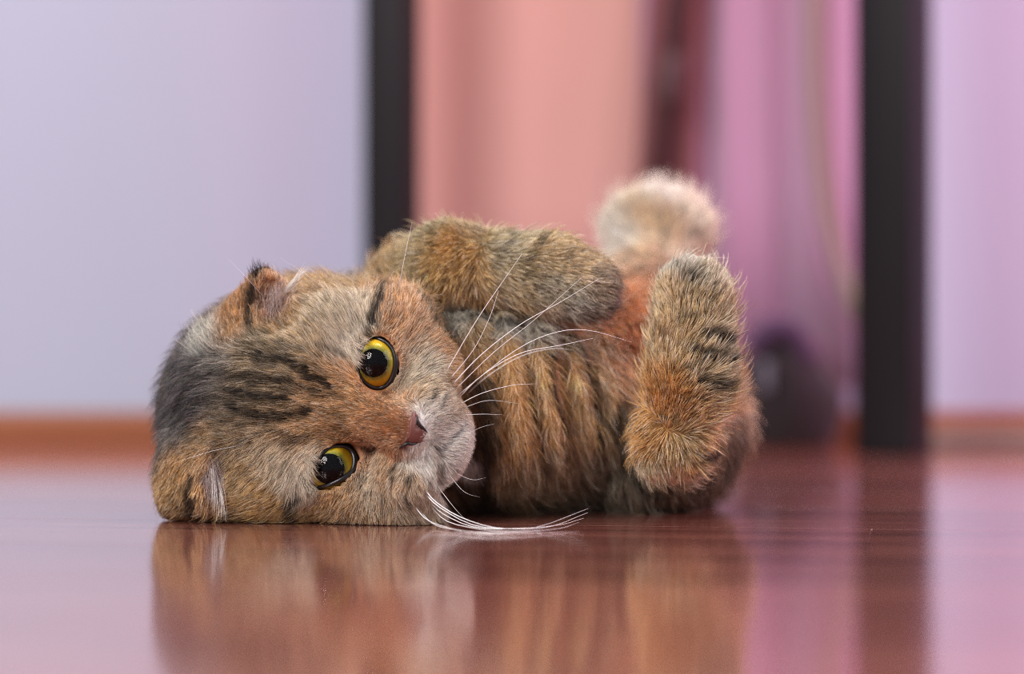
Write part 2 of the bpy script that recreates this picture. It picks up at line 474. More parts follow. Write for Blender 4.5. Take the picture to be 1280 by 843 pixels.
def sdf(Q):
    Q = np.ascontiguousarray(Q, np.float32)
    hd = sd_head(Q); tr = sd_trunk(Q); a, h, f = sd_limbs(Q)
    tr = smin(tr, f, 9*MM); tr = smin(tr, h, 4*MM); tr = smin(tr, a, 4*MM)
    d = smin(hd, tr, 4*MM)
    return smax(d, 0.0003-Q[:, 2], 0.8*MM)        # settled on the floor


def sdf_big(Q, step=400000):
    return np.concatenate([sdf(Q[i:i+step]) for i in range(0, len(Q), step)])


def sdf_normal(Q, e=0.0006):
    k = np.array([[1, -1, -1], [-1, -1, 1], [-1, 1, -1], [1, 1, 1]], np.float32)
    g = sum(kk*sdf_big(Q+kk*e)[:, None] for kk in k)
    return g/(np.linalg.norm(g, axis=1)[:, None]+1e-12)


def surface_nets(lo, hi, h):
    n = np.ceil((hi-lo)/h).astype(int)+1
    ax = [lo[i]+h*np.arange(n[i]) for i in range(3)]
    # coarse pass finds the cells worth evaluating
    c = 4; nc = (n+c-1)//c+1
    cx = [lo[i]+h*c*np.arange(nc[i]) for i in range(3)]
    G = np.stack(np.meshgrid(*cx, indexing='ij'), -1).reshape(-1, 3).astype(np.float32)
    dc = sdf_big(G).reshape(nc)
    up = np.repeat(np.repeat(np.repeat(dc, c, 0), c, 1), c, 2)
    up = np.roll(up, c//2, (0, 1, 2))[:n[0], :n[1], :n[2]]
    S = up.astype(np.float32).copy()
    near = np.abs(up) < h*c*2.2
    idx = np.argwhere(near)
    S[near] = sdf_big((lo+h*idx).astype(np.float32))
    ins = S < 0
    corners = [(i, j, k) for i in (0, 1) for j in (0, 1) for k in (0, 1)]
    sl = lambda A_, o: A_[o[0]:n[0]-1+o[0], o[1]:n[1]-1+o[1], o[2]:n[2]-1+o[2]]
    cnt = sum(sl(ins, o).astype(np.int8) for o in corners)
    act = (cnt > 0) & (cnt < 8)
    ci = np.argwhere(act); vid = -np.ones(act.shape, np.int64); vid[act] = np.arange(len(ci))
    acc = np.zeros((len(ci), 3)); num = np.zeros(len(ci))
    for a in corners:
        for axis in range(3):
            if a[axis]: continue
            b_ = list(a); b_[axis] = 1; b_ = tuple(b_)
            va = S[tuple((ci+a).T)]; vb = S[tuple((ci+b_).T)]
            x = (va < 0) != (vb < 0)
            t = np.where(x, va/np.where(x, va-vb, 1), 0)
            p = np.array(a)+t[:, None]*np.eye(3)[axis]
            acc[x] += p[x]; num[x] += 1
    V = lo+h*(ci+acc/num[:, None])
    Fs = []
    for axis in range(3):
        o1 = np.eye(3, dtype=int)[(axis+1) % 3]; o2 = np.eye(3, dtype=int)[(axis+2) % 3]
        s0 = [slice(1, None)]*3; s0[axis] = slice(0, None)
        A0 = np.take(ins, range(0, n[axis]-1), axis); A1 = np.take(ins, range(1, n[axis]), axis)
        e = np.argwhere(A0 != A1)
        ok = (e[:, (axis+1) % 3] > 0) & (e[:, (axis+2) % 3] > 0) & (e[:, (axis+1) % 3] < n[(axis+1) % 3]-1) & (e[:, (axis+2) % 3] < n[(axis+2) % 3]-1)
        e = e[ok]; flip = A1[tuple(e.T)]
        q = np.stack([vid[tuple((e-o1-o2).T)], vid[tuple((e-o2).T)], vid[tuple(e.T)], vid[tuple((e-o1).T)]], 1)
        q[flip] = q[flip][:, ::-1]; Fs.append(q)
    return V, np.vstack(Fs)


V, FQ = surface_nets(np.array([-0.175, 1.005, -0.004]), np.array([0.145, 1.345, 0.175]), 0.0019)
V = V.astype(np.float32)
for _ in range(2):
    nn = sdf_normal(V); V -= nn*np.clip(sdf_big(V), -0.001, 0.001)[:, None]*0.9
VN = sdf_normal(V)
print('body', len(V), len(FQ))


def hits(pts2):
    """where sight lines through photograph points meet the coat"""
    pts2 = np.asarray(pts2, float); o = np.array([0, 0, CAM_H])
    d = np.stack([(pts2[:, 0]-640)/F, np.ones(len(pts2)), -(pts2[:, 1]-421.5)/F], 1); d /= np.linalg.norm(d, axis=1)[:, None]
    t = np.full(len(pts2), 0.98)
    for _ in range(90):
        s = sdf(o+d*t[:, None]); t += np.clip(s, -0.01, 0.01)*0.8
        t = np.minimum(t, 1.45)
    return o+d*t[:, None], t < 1.44

# ------------------------------------------------------------------ coat colours: patches, tabby marks and painted crease shade on the body
#        x, y, reach, (r, g, b), share of pale hairs
PATCH = [
 (250, 480, 40, (72, 70, 72), .10), (235, 525, 30, (66, 64, 66), .10), (272, 455, 20, (105, 98, 90), .2), (258, 425, 15, (165, 162, 150), .4),
 (222, 540, 14, (95, 92, 88), .3),
 (292, 395, 22, (150, 98, 58), .1), (285, 420, 14, (140, 100, 65), .1), (313, 375, 9, (70, 48, 36), .05), (325, 340, 7, (60, 45, 40), .05),
 (333, 352, 8, (190, 138, 100), .2), (345, 382, 12, (172, 135, 125), .4), (320, 400, 6, (190, 140, 100), .2),
 (366, 400, 16, (170, 125, 82), .25), (362, 368, 8, (195, 150, 110), .5), (395, 365, 18, (150, 112, 74), .2), (440, 348, 20, (178, 120, 74), .2),
 (415, 395, 22, (160, 135, 105), .4), (440, 405, 16, (190, 168, 142), .6), (432, 432, 14, (205, 186, 165), .75), (395, 430, 20, (150, 120, 86), .4),
 (325, 440, 20, (130, 105, 76), .25), (345, 470, 16, (130, 102, 74), .25), (310, 475, 18, (110, 90, 68), .15), (330, 500, 20, (110, 88, 64), .15),
 (400, 470, 14, (165, 118, 78), .2), (430, 478, 14, (190, 130, 84), .2), (410, 503, 16, (165, 118, 78), .2), (375, 532, 14, (195, 142, 94), .25),
 (345, 525, 14, (165, 125, 85), .3), (425, 530, 16, (145, 100, 64), .12), (445, 505, 12, (150, 100, 62), .1),
 (300, 535, 18, (128, 102, 74), .2), (285, 505, 16, (100, 84, 66), .15), (270, 535, 12, (130, 98, 64), .15),
 (468, 512, 13, (138, 84, 48), .08), (488, 530, 10, (140, 80, 45), .05), (480, 498, 9, (142, 90, 56), .1), (460, 540, 12, (148, 95, 60), .1), (490, 560, 9, (150, 98, 64), .15),
 (462, 490, 8, (190, 130, 92), .1), (500, 452, 8, (196, 142, 104), .2), (505, 425, 10, (195, 140, 98), .3), (515, 445, 12, (185, 155, 125), .5), (525, 462, 12, (190, 172, 150), .6),
 (495, 395, 15, (185, 128, 84), .3), (522, 412, 12, (160, 118, 84), .3), (545, 435, 12, (150, 100, 64), .2), (480, 358, 12, (165, 116, 76), .2), (535, 390, 10, (130, 92, 62), .15),
 (505, 472, 10, (185, 160, 130), .5), (503, 497, 9, (172, 122, 86), .25), (530, 485, 10, (195, 160, 125), .4), (560, 470, 10, (160, 115, 78), .3),
 (545, 512, 10, (214, 198, 186), .7), (560, 500, 9, (195, 165, 140), .5), (536, 530, 8, (250, 246, 244), 1), (525, 566, 10, (248, 242, 238), 1), (545, 585, 10, (236, 228, 222), .95), (512, 572, 6, (225, 210, 195), .8),
 (574, 560, 13, (240, 230, 232), .95), (562, 580, 9, (200, 186, 186), .7), (585, 575, 8, (205, 190, 190), .7),
 (450, 576, 10, (195, 140, 104), .25), (462, 598, 12, (190, 158, 128), .5), (480, 588, 10, (165, 122, 84), .3), (500, 600, 10, (195, 158, 122), .5), (430, 622, 14, (178, 132, 88), .25),
 (400, 640, 14, (158, 116, 74), .15), (470, 640, 14, (170, 138, 104), .35), (440, 650, 12, (150, 118, 84), .3), (510, 640, 12, (165, 140, 112), .45), (530, 620, 9, (176, 148, 126), .5), (552, 612, 9, (170, 116, 86), .3), (560, 630, 9, (150, 92, 58), .2),
 (388, 570, 10, (205, 170, 140), .5), (372, 592, 12, (196, 178, 154), .7), (380, 618, 9, (190, 172, 146), .7), (350, 572, 14, (178, 154, 124), .5), (328, 558, 15, (155, 128, 96), .35), (312, 588, 14, (150, 114, 74), .2),
 (340, 635, 18, (162, 120, 72), .12), (300, 640, 12, (145, 108, 68), .15), (305, 610, 10, (150, 112, 68), .2), (287, 600, 7, (170, 130, 86), .3),
 (232, 570, 20, (165, 118, 72), .12), (218, 610, 13, (172, 132, 86), .2), (228, 642, 11, (120, 86, 58), .1), (240, 622, 8, (72, 50, 38), .05), (265, 545, 10, (158, 115, 72), .2), (250, 540, 10, (140, 104, 66), .15),
 (249, 585, 5, (205, 150, 98), .2), (248, 610, 5, (200, 146, 96), .2), (252, 632, 5, (190, 138, 92), .2), (256, 566, 5, (200, 148, 98), .2), (268, 600, 9, (140, 116, 116), .4), (238, 600, 6, (100, 70, 46), .1),
 (596, 500, 12, (110, 72, 44), .1), (600, 550, 14, (70, 48, 32), .05), (590, 620, 18, (84, 58, 40), .05), (578, 440, 12, (150, 100, 62), .1), (585, 470, 10, (140, 92, 56), .1),
 (630, 450, 14, (215, 158, 100), .25), (642, 490, 20, (222, 158, 96), .25), (628, 540, 14, (208, 146, 88), .25), (660, 540, 14, (205, 146, 92), .25), (690, 470, 16, (228, 170, 108), .3), (715, 505, 16, (228, 174, 114), .3), (738, 470, 14, (230, 176, 120), .3),
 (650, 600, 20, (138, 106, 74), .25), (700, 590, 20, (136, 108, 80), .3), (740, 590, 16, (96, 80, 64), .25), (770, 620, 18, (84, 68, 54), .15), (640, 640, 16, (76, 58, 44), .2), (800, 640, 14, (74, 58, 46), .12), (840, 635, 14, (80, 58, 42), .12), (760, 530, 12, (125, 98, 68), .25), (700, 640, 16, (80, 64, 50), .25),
 (608, 425, 14, (180, 135, 88), .25), (700, 425, 12, (200, 165, 120), .4), (575, 395, 12, (180, 172, 156), .5), (625, 408, 10, (186, 182, 170), .5), (680, 412, 10, (170, 160, 145), .4), (740, 430, 12, (205, 160, 120), .4),
 (770, 405, 18, (176, 106, 66), .1), (765, 455, 16, (195, 130, 90), .3), (785, 365, 16, (185, 120, 82), .2), (795, 420, 12, (170, 100, 62), .1),
 (492, 300, 14, (160, 145, 120), .3), (475, 320, 14, (185, 178, 170), .5), (560, 326, 20, (196, 146, 88), .12), (525, 320, 12, (150, 128, 92), .2), (540, 288, 12, (165, 145, 106), .2), (600, 292, 14, (168, 144, 106), .2), (590, 355, 14, (165, 125, 82), .15),
 (640, 310, 16, (166, 148, 116), .25), (680, 315, 16, (178, 146, 104), .2), (720, 325, 14, (160, 130, 94), .2), (640, 360, 16, (166, 138, 100), .2), (690, 365, 14, (146, 132, 108), .25), (720, 385, 12, (124, 114, 102), .25), (752, 350, 14, (128, 106, 86), .2), (765, 378, 10, (118, 104, 92), .25), (630, 385, 12, (150, 128, 100), .2),
 (850, 330, 12, (196, 188, 172), .5), (880, 345, 14, (190, 172, 144), .4), (835, 370, 12, (196, 160, 116), .3), (870, 395, 18, (184, 154, 112), .3), (828, 430, 12, (190, 150, 106), .25), (860, 430, 12, (176, 142, 100), .3), (895, 430, 14, (150, 128, 98), .35), (885, 470, 12, (140, 116, 86), .3),
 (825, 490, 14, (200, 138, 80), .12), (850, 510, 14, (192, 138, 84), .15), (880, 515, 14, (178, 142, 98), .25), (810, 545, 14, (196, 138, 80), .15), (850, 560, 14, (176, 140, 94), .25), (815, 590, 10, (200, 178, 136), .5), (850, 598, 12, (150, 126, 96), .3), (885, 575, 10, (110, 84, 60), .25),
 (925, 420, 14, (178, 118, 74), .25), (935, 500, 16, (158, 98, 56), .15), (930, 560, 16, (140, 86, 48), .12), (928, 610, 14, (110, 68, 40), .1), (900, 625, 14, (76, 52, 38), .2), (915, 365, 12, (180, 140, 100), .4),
 (820, 275, 18, (246, 200, 156), .5), (828, 252, 14, (245, 236, 226), .9), (785, 300, 14, (240, 228, 215), .8), (765, 305, 10, (236, 222, 210), .8), (860, 275, 14, (235, 212, 190), .7), (800, 330, 12, (215, 170, 135), .3),
]
#        points, half width in px, strength
STRIPE = [
 ([(262, 470), (300, 470), (340, 478), (385, 482), (420, 496)], 3, .65), ([(255, 500), (290, 497), (330, 503), (375, 508), (412, 510)], 3, .6), ([(300, 430), (340, 436), (380, 450), (425, 478)], 3, .5), ([(275, 520), (310, 528), (350, 530)], 3, .5),
 ([(536, 552), (545, 562), (550, 576), (547, 600)], 2.0, .7), ([(546, 563), (558, 550), (572, 537)], 1.8, .6),  # mouth line, its shade painted into the fur colour
 ([(478, 345), (474, 372), (469, 395), (464, 418)], 6, .85), ([(326, 447), (345, 450), (369, 455), (392, 469), (419, 486)], 7, .95), ([(330, 452), (345, 452)], 11, .9),
 ([(293, 487), (329, 494), (369, 499)], 6, .9), ([(296, 507), (318, 516), (345, 520), (372, 519), (398, 511)], 7, .95), ([(288, 462), (329, 471), (369, 480), (408, 492)], 5, .8),
 ([(345, 486), (380, 490), (415, 497)], 4, .6), ([(300, 450), (322, 438), (340, 420)], 5, .5), ([(350, 432), (378, 440), (400, 452)], 3.5, .5), ([(310, 498), (340, 505), (365, 508)], 3.5, .5), ([(330, 540), (350, 536), (372, 540)], 4, .5), ([(420, 492), (432, 500)], 3.5, .5), ([(415, 515), (440, 522)], 3, .35), ([(300, 555), (322, 545)], 3.5, .5), ([(345, 405), (365, 418)], 3, .4), ([(380, 382), (400, 378)], 3, .35), ([(308, 470), (325, 478), (350, 478)], 5, .7), ([(362, 546), (380, 545), (398, 542)], 6, .6), ([(300, 520), (285, 530)], 6, .6), ([(372, 614), (369, 633), (374, 660)], 8, .9), ([(446, 559), (464, 561)], 3, .7), ([(474, 487), (484, 494)], 3.5, .6),
 ([(225, 510), (240, 485), (262, 470), (290, 466)], 7, .6), ([(222, 528), (245, 505), (280, 495)], 6, .6), ([(240, 462), (262, 448)], 6, .5),
 ([(540, 488), (533, 502)], 2.6, .8), ([(552, 493), (546, 505)], 2.4, .7), ([(496, 578), (494, 598)], 3, .85), ([(511, 590), (510, 606)], 2.8, .8), ([(503, 612), (507, 630)], 2.8, .6),
 ([(455, 590), (452, 606)], 3, .4), ([(480, 612), (478, 636)], 3, .4), ([(528, 378), (540, 410), (552, 425)], 5, .6), ([(430, 640), (455, 655)], 4, .4), ([(300, 575), (325, 592)], 3.5, .4),
 ([(315, 425), (311, 398), (314, 374), (320, 348)], 4.5, .85), ([(240, 645), (236, 618), (240, 592)], 6, .8), ([(405, 400), (385, 420)], 3, .4), ([(440, 452), (425, 448), (400, 440)], 3, .45),
 ([(655, 440), (660, 493), (669, 533), (680, 580)], 5.5, .9), ([(680, 430), (690, 483), (702, 530), (706, 570)], 5.5, .9), ([(712, 420), (726, 450), (739, 500), (746, 546)], 6, .85),  # creases between the chest rolls, shade painted as dark fur
 ([(600, 470), (608, 510), (610, 560), (604, 600), (585, 640)], 13, .8), ([(772, 490), (768, 520), (775, 560), (790, 590)], 5, .7), ([(752, 470), (757, 520)], 3.5, .6), ([(622, 430), (632, 480), (634, 560)], 3, .4),  # neck crease and further folds, darkened in the coat colour too
 ([(607, 281), (602, 290)], 4, .9), ([(640, 288), (628, 310), (610, 340)], 4, .35), ([(680, 296), (664, 320), (650, 350)], 5, .5), ([(712, 310), (700, 330), (692, 350)], 4, .45), ([(590, 391), (618, 400), (645, 403)], 6, .7), ([(505, 300), (498, 320), (500, 345)], 5, .5), ([(690, 392), (740, 398)], 5, .6), ([(520, 345), (545, 365), (580, 375)], 4, .4),
 ([(875, 424), (900, 428), (925, 438)], 6.5, .95), ([(866, 443), (895, 450), (919, 455)], 5.5, .9), ([(872, 478), (909, 484)], 6, .9), ([(904, 545), (890, 560), (870, 572)], 7.5, .95), ([(850, 345), (872, 352)], 5, .7), ([(850, 405), (880, 398)], 4, .5), ([(842, 470), (872, 462)], 4, .4), ([(822, 412), (830, 430)], 4, .4), ([(790, 570), (796, 600), (830, 618)], 5, .7), ([(850, 500), (870, 498)], 3, .4), ([(862, 520), (856, 500)], 3, .3),
]
#        x, y, reach, lay of the hair in the picture (right, down), lift, length mm
LAY = [
 (505, 520, 12, (-1, -.15), .25, 2.2), (470, 515, 16, (-1, -.2), .25, 3.0), (440, 515, 18, (-1, -.2), .3, 4.2), (400, 505, 25, (-1, -.1), .35, 5.5), (340, 500, 25, (-1, 0), .35, 6.0), (280, 500, 25, (-1, .1), .3, 7.0), (235, 500, 25, (-.8, .5), .25, 7.5),
 (480, 490, 9, (-.5, -.6), .3, 3), (450, 550, 9, (-.8, .5), .3, 3), (430, 440, 16, (-.45, -.9), .35, 7.5), (420, 400, 20, (-.5, -.9), .35, 7.5), (440, 360, 20, (-.2, -1), .35, 7), (380, 420, 20, (-.8, -.6), .35, 6.5), (360, 450, 18, (-1, -.4), .3, 6),
 (480, 380, 14, (.1, -1), .35, 6.5), (510, 410, 14, (.6, -.8), .35, 6.5), (510, 450, 12, (.75, -.65), .3, 4.5), (535, 440, 14, (.8, -.5), .4, 7.5), (525, 475, 10, (.9, -.45), .35, 5), (545, 500, 10, (.9, -.3), .35, 5), (505, 490, 8, (.5, -.7), .3, 3.2), (560, 455, 10, (.9, -.1), .5, 8),
 (530, 535, 8, (.8, -.2), .3, 2.6), (520, 570, 8, (.3, .9), .3, 3.2), (540, 590, 10, (.5, .8), .35, 5), (575, 560, 12, (1, .1), .45, 6), (570, 585, 10, (.7, .7), .4, 6),
 (490, 590, 12, (-.1, 1), .35, 5), (460, 590, 12, (-.4, .9), .35, 5), (440, 620, 14, (-.35, 1), .35, 6), (480, 630, 14, (.05, 1), .35, 6.5), (515, 630, 12, (.4, .9), .35, 6.5), (400, 640, 14, (-.6, .7), .35, 6),
 (390, 570, 9, (-.35, .75), .35, 6), (372, 592, 14, (-.05, 1), .35, 8.5), (350, 570, 16, (-.6, .7), .35, 7), (320, 560, 16, (-.9, .45), .35, 6.5), (320, 610, 16, (-.8, .5), .35, 6), (340, 640, 16, (-.8, .3), .3, 5),
 (290, 395, 20, (-.4, -1), .2, 3.2), (325, 345, 10, (.1, -1), .2, 3), (345, 380, 12, (.3, -.9), .4, 3), (230, 580, 25, (-.5, .8), .2, 4.0), (265, 605, 10, (.2, .9), .4, 3), (250, 545, 12, (-.8, .2), .2, 4), (255, 430, 14, (-.6, -.6), .4, 8), (225, 620, 14, (-.6, .5), .3, 4),
 (600, 480, 14, (.4, .8), .3, 8), (640, 480, 20, (.35, .9), .26, 7.5), (700, 480, 20, (.35, .9), .26, 7.5), (740, 460, 16, (.5, .6), .4, 11), (640, 560, 20, (.15, 1), .26, 7.5), (700, 560, 20, (.35, .9), .26, 8), (650, 630, 20, (.5, .75), .35, 10), (720, 620, 20, (.6, .7), .35, 11), (780, 600, 16, (.5, .8), .35, 9), (765, 510, 12, (.3, 1), .4, 10), (800, 640, 14, (.8, .4), .3, 8),
 (600, 410, 14, (.3, 1), .5, 11), (680, 415, 14, (.5, .9), .5, 12), (770, 420, 20, (.1, .8), .4, 9),
 (480, 315, 14, (-.7, -.6), .6, 11), (500, 300, 14, (-.3, -.8), .5, 8), (560, 325, 20, (-.2, .3), .9, 6), (540, 285, 12, (.2, -1), .45, 6), (620, 290, 16, (.8, -.6), .4, 5.5), (640, 340, 20, (.9, .3), .45, 6), (700, 340, 20, (1, .2), .35, 5), (750, 365, 16, (.9, .3), .3, 4.5), (640, 390, 14, (.7, .7), .4, 6), (700, 395, 14, (.9, .4), .35, 5), (590, 380, 14, (.2, .9), .5, 7),
 (860, 325, 12, (.1, -1), .6, 6.5), (885, 350, 12, (.6, -.8), .5, 7), (865, 380, 16, (.25, -1), .4, 6.5), (830, 380, 12, (-.2, -1), .4, 5), (860, 440, 18, (.5, -.85), .4, 6.5), (900, 430, 14, (.85, -.5), .5, 8.5), (830, 460, 14, (-.1, -1), .4, 6), (895, 490, 14, (.9, -.3), .5, 8), (850, 510, 16, (.3, -.6), .5, 6), (810, 545, 12, (-.5, .5), .5, 6), (840, 570, 14, (.2, .9), .5, 5.5), (820, 600, 12, (.1, 1), .4, 5), (880, 560, 14, (.8, .5), .5, 8), (850, 605, 12, (.4, .9), .4, 5.5),
 (930, 420, 16, (.8, -.4), .5, 9), (935, 520, 18, (.9, .1), .4, 9), (920, 610, 16, (.7, .5), .35, 9), (820, 260, 20, (.1, -1), .5, 9), (785, 310, 16, (-.6, -.3), .5, 9), (860, 280, 14, (.8, -.5), .5, 9), (800, 350, 14, (-.4, .3), .4, 8),
]


def on_coat(rows):
    p, ok = hits([(r[0], r[1]) for r in rows]); return p, ok


pp, pok = on_coat(PATCH)
PATCH = [r for r, k in zip(PATCH, pok) if k]; pp = pp[pok].astype(np.float32)
PR = np.array([r[2] for r in PATCH], np.float32)*0.36*MM*1.25
PC = np.array([lin(r[3]) for r in PATCH], np.float32); PL = np.array([r[4] for r in PATCH], np.float32)
lp, lok = on_coat(LAY)
LAY = [r for r, k in zip(LAY, lok) if k]; lp = lp[lok].astype(np.float32)
LR = np.array([r[2] for r in LAY], np.float32)*0.36*MM*1.35
LD = np.array([nrm([r[3][0], 0.10, -r[3][1]]) for r in LAY], np.float32)
LL = np.array([(r[4], r[5]) for r in LAY], np.float32)
sp = []; sr = []; ss = []
for pts, wd, st in STRIPE:
    L = sum(math.dist(a, b_) for a, b_ in zip(pts, pts[1:])); k = max(3, int(L/2.5))
    q = smooth_path([(*a, 0) for a in pts], k)[:, :2] if len(pts) > 1 else pts
    h_, ok = hits(q); t_ = np.linspace(-1, 1, k)
    sp.append(h_[ok]); sr.append((wd*0.36*MM*1.25*(1-0.35*t_*t_))[ok]); ss.append(np.full(ok.sum(), st))
sp = np.vstack(sp).astype(np.float32); sr = np.concatenate(sr).astype(np.float32); ss = np.concatenate(ss).astype(np.float32)


def d2(A_, B_):
    return np.maximum((A_*A_).sum(1)[:, None]+(B_*B_).sum(1)[None]-2*A_ @ B_.T, 0)


WK = RNG.normal(0, 1, (10, 3)).astype(np.float32); WK /= np.linalg.norm(WK, axis=1)[:, None]
WP = RNG.uniform(0, 6.28, (10, 3)).astype(np.float32)


def wobble(Q, scale):           # smooth noise, three channels
    return sum(np.sin((Q @ WK[i])[:, None]*(6.28/scale)*(0.6+0.11*i)+WP[i]) for i in range(10))/3.2


def coat(Q):
    """colour, share of pale hairs and darkness of tabby marks and painted creases at places on the body"""
    C = np.empty((len(Q), 3), np.float32); Lg = np.empty(len(Q), np.float32); S = np.empty(len(Q), np.float32)
    for i in range(0, len(Q), 20000):
        q = Q[i:i+20000]-np.float32([0, 1.1, 0])
        ww = np.exp(-d2(q, pp-np.float32([0, 1.1, 0]))/PR**2)+np.exp(-d2(q, pp-np.float32([0, 1.1, 0]))/(PR*3)**2)*2e-3+1e-9
        ww /= ww.sum(1)[:, None]
        C[i:i+20000] = ww @ PC; Lg[i:i+20000] = ww @ PL
        dd = np.sqrt(d2(q, sp-np.float32([0, 1.1, 0])))
        nz = wobble(Q[i:i+20000], 0.008)[:, :1]*0.2+wobble(Q[i:i+20000], 0.0032)[:, 1:2]*0.28
        S[i:i+20000] = (ss*np.clip(1.25-dd/sr+nz, 0, 1)**0.8).max(1)
    return C, Lg, S


def lay(Q, N):
    D = np.empty((len(Q), 3), np.float32); LLq = np.empty((len(Q), 2), np.float32)
    for i in range(0, len(Q), 20000):
        q = Q[i:i+20000]-np.float32([0, 1.1, 0])
        e = d2(q, lp-np.float32([0, 1.1, 0]))
        ww = np.exp(-e/LR**2)+np.exp(-e/(LR*3)**2)*2e-3+1e-9
        ww /= ww.sum(1)[:, None]
        D[i:i+20000] = ww @ LD; LLq[i:i+20000] = ww @ LL
    D -= (D*N).sum(1)[:, None]*N
    D /= np.linalg.norm(D, axis=1)[:, None]+1e-6
    return D, LLq


# ------------------------------------------------------------------ the cat's parts
cat = empty('cat', (0.0, 1.15, 0.0))
tag(cat, 'brown tabby fold-eared cat lying on its side on the glossy floor', 'cat')
m_skin = mat('cat_coat_skin', (0.3, 0.2, 0.1), 0.8)
n, l, b = nodes_of(m_skin)
at_ = n.new('ShaderNodeAttribute'); at_.attribute_name = 'coat_colour'; l.new(at_.outputs['Color'], b.inputs['Base Color'])
b.inputs['Specular IOR Level'].default_value = 0.1
me = bpy.data.meshes.new('body'); me.from_pydata(V.tolist(), [], FQ.tolist()); me.update()
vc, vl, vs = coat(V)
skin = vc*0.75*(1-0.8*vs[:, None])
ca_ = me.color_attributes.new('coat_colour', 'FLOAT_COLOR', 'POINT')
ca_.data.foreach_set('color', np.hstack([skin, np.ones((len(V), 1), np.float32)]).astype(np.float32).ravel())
body = obj('body', me, m_skin, cat)

# eyes
def eye_dome(name, R, a0, a1, m, parent, c, axis, rings=14, seg=48, bulge=0.0):
    """part of a sphere between two angles from the line of gaze"""
    bm = bmesh.new(); rows = []
    ax = Vector(axis).normalized(); q = ax.to_track_quat('Z', 'Y').to_matrix()
    for i in range(rings+1):
        a = a0+(a1-a0)*i/rings
        rr = R*(1+bulge*max(0, math.cos(min(a*1.5, math.pi/2)))**2)
        if a < 1e-4:
            rows.append([bm.verts.new(q @ Vector((0, 0, rr))+Vector(c))]*seg); continue
        rows.append([bm.verts.new(q @ Vector((rr*math.sin(a)*math.cos(2*math.pi*k/seg), rr*math.sin(a)*math.sin(2*math.pi*k/seg), rr*math.cos(a)))+Vector(c)) for k in range(seg)])
    for i in range(rings):
        for k in range(seg):
            f = [rows[i][k], rows[i+1][k], rows[i+1][(k+1) % seg], rows[i][(k+1) % seg]]
            u = []
            for v in f:
                if v not in u: u.append(v)
            if len(u) > 2: bm.faces.new(u)
    bmesh.ops.recalc_face_normals(bm, faces=bm.faces[:])
    return obj(name, bm, m, parent)


NOSPEC = {'Specular IOR Level': 0.0}
m_ball = mat('eyeball_dark_rim', (0.012, 0.008, 0.006), 0.35)
m_pupil = mat('pupil_black', (0.002, 0.002, 0.0025), 0.9, **NOSPEC)
m_cornea = bpy.data.materials.new('clear_cornea'); m_cornea.use_nodes = True
n = m_cornea.node_tree.nodes; l = m_cornea.node_tree.links; n.remove(n['Principled BSDF'])
tr_ = n.new('ShaderNodeBsdfTransparent'); gl_ = n.new('ShaderNodeBsdfGlossy'); gl_.inputs['Roughness'].default_value = 0.03
fr_ = n.new('ShaderNodeFresnel'); fr_.inputs['IOR'].default_value = 1.38; mx_ = n.new('ShaderNodeMixShader')
l.new(fr_.outputs[0], mx_.inputs[0]); l.new(tr_.outputs[0], mx_.inputs[1]); l.new(gl_.outputs[0], mx_.inputs[2]); l.new(mx_.outputs[0], n['Material Output'].inputs[0])


def iris_material(c, axis, R, a_in, a_out):
    m = mat('yellow_iris', (0.6, 0.4, 0.02), 0.6, **NOSPEC)
    n, l, b = nodes_of(m)
    g = n.new('ShaderNodeTexCoord'); sub = n.new('ShaderNodeVectorMath'); sub.operation = 'SUBTRACT'; sub.inputs[1].default_value = tuple(Vector(c))
    nm = n.new('ShaderNodeVectorMath'); nm.operation = 'NORMALIZE'
    dt = n.new('ShaderNodeVectorMath'); dt.operation = 'DOT_PRODUCT'; dt.inputs[1].default_value = tuple(Vector(axis).normalized())
    ac = n.new('ShaderNodeMath'); ac.operation = 'ARCCOSINE'
    mr = n.new('ShaderNodeMapRange'); mr.inputs[1].default_value = a_in; mr.inputs[2].default_value = a_out
    no = n.new('ShaderNodeTexNoise'); no.inputs['Scale'].default_value = 900; no.inputs['Detail'].default_value = 4
    ad = n.new('ShaderNodeMath'); ad.operation = 'MULTIPLY_ADD'; ad.inputs[1].default_value = 0.35; ad.inputs[2].default_value = -0.17
    sm = n.new('ShaderNodeMath'); sm.operation = 'ADD'
    cr = n.new('ShaderNodeValToRGB'); e = cr.color_ramp.elements
    e[0].position = 0.0; e[0].color = (0.20, 0.21, 0.06, 1); e[1].position = 1.0; e[1].color = (0.13, 0.06, 0.01, 1)
    for p_, c_ in ((0.16, (0.52, 0.46, 0.08, 1)), (0.34, (0.85, 0.62, 0.04, 1)), (0.72, (0.85, 0.50, 0.03, 1)), (0.9, (0.45, 0.20, 0.02, 1))):
        x = e.new(p_); x.color = c_
    l.new(g.outputs['Object'], sub.inputs[0]); l.new(sub.outputs[0], nm.inputs[0]); l.new(nm.outputs[0], dt.inputs[0])
    l.new(dt.outputs['Value'], ac.inputs[0]); l.new(ac.outputs[0], mr.inputs[0])
    l.new(g.outputs['Object'], no.inputs['Vector']); l.new(no.outputs['Fac'], ad.inputs[0])
    l.new(mr.outputs[0], sm.inputs[0]); l.new(ad.outputs[0], sm.inputs[1]); l.new(sm.outputs[0], cr.inputs[0]); l.new(cr.outputs[0], b.inputs['Base Color'])
    return m


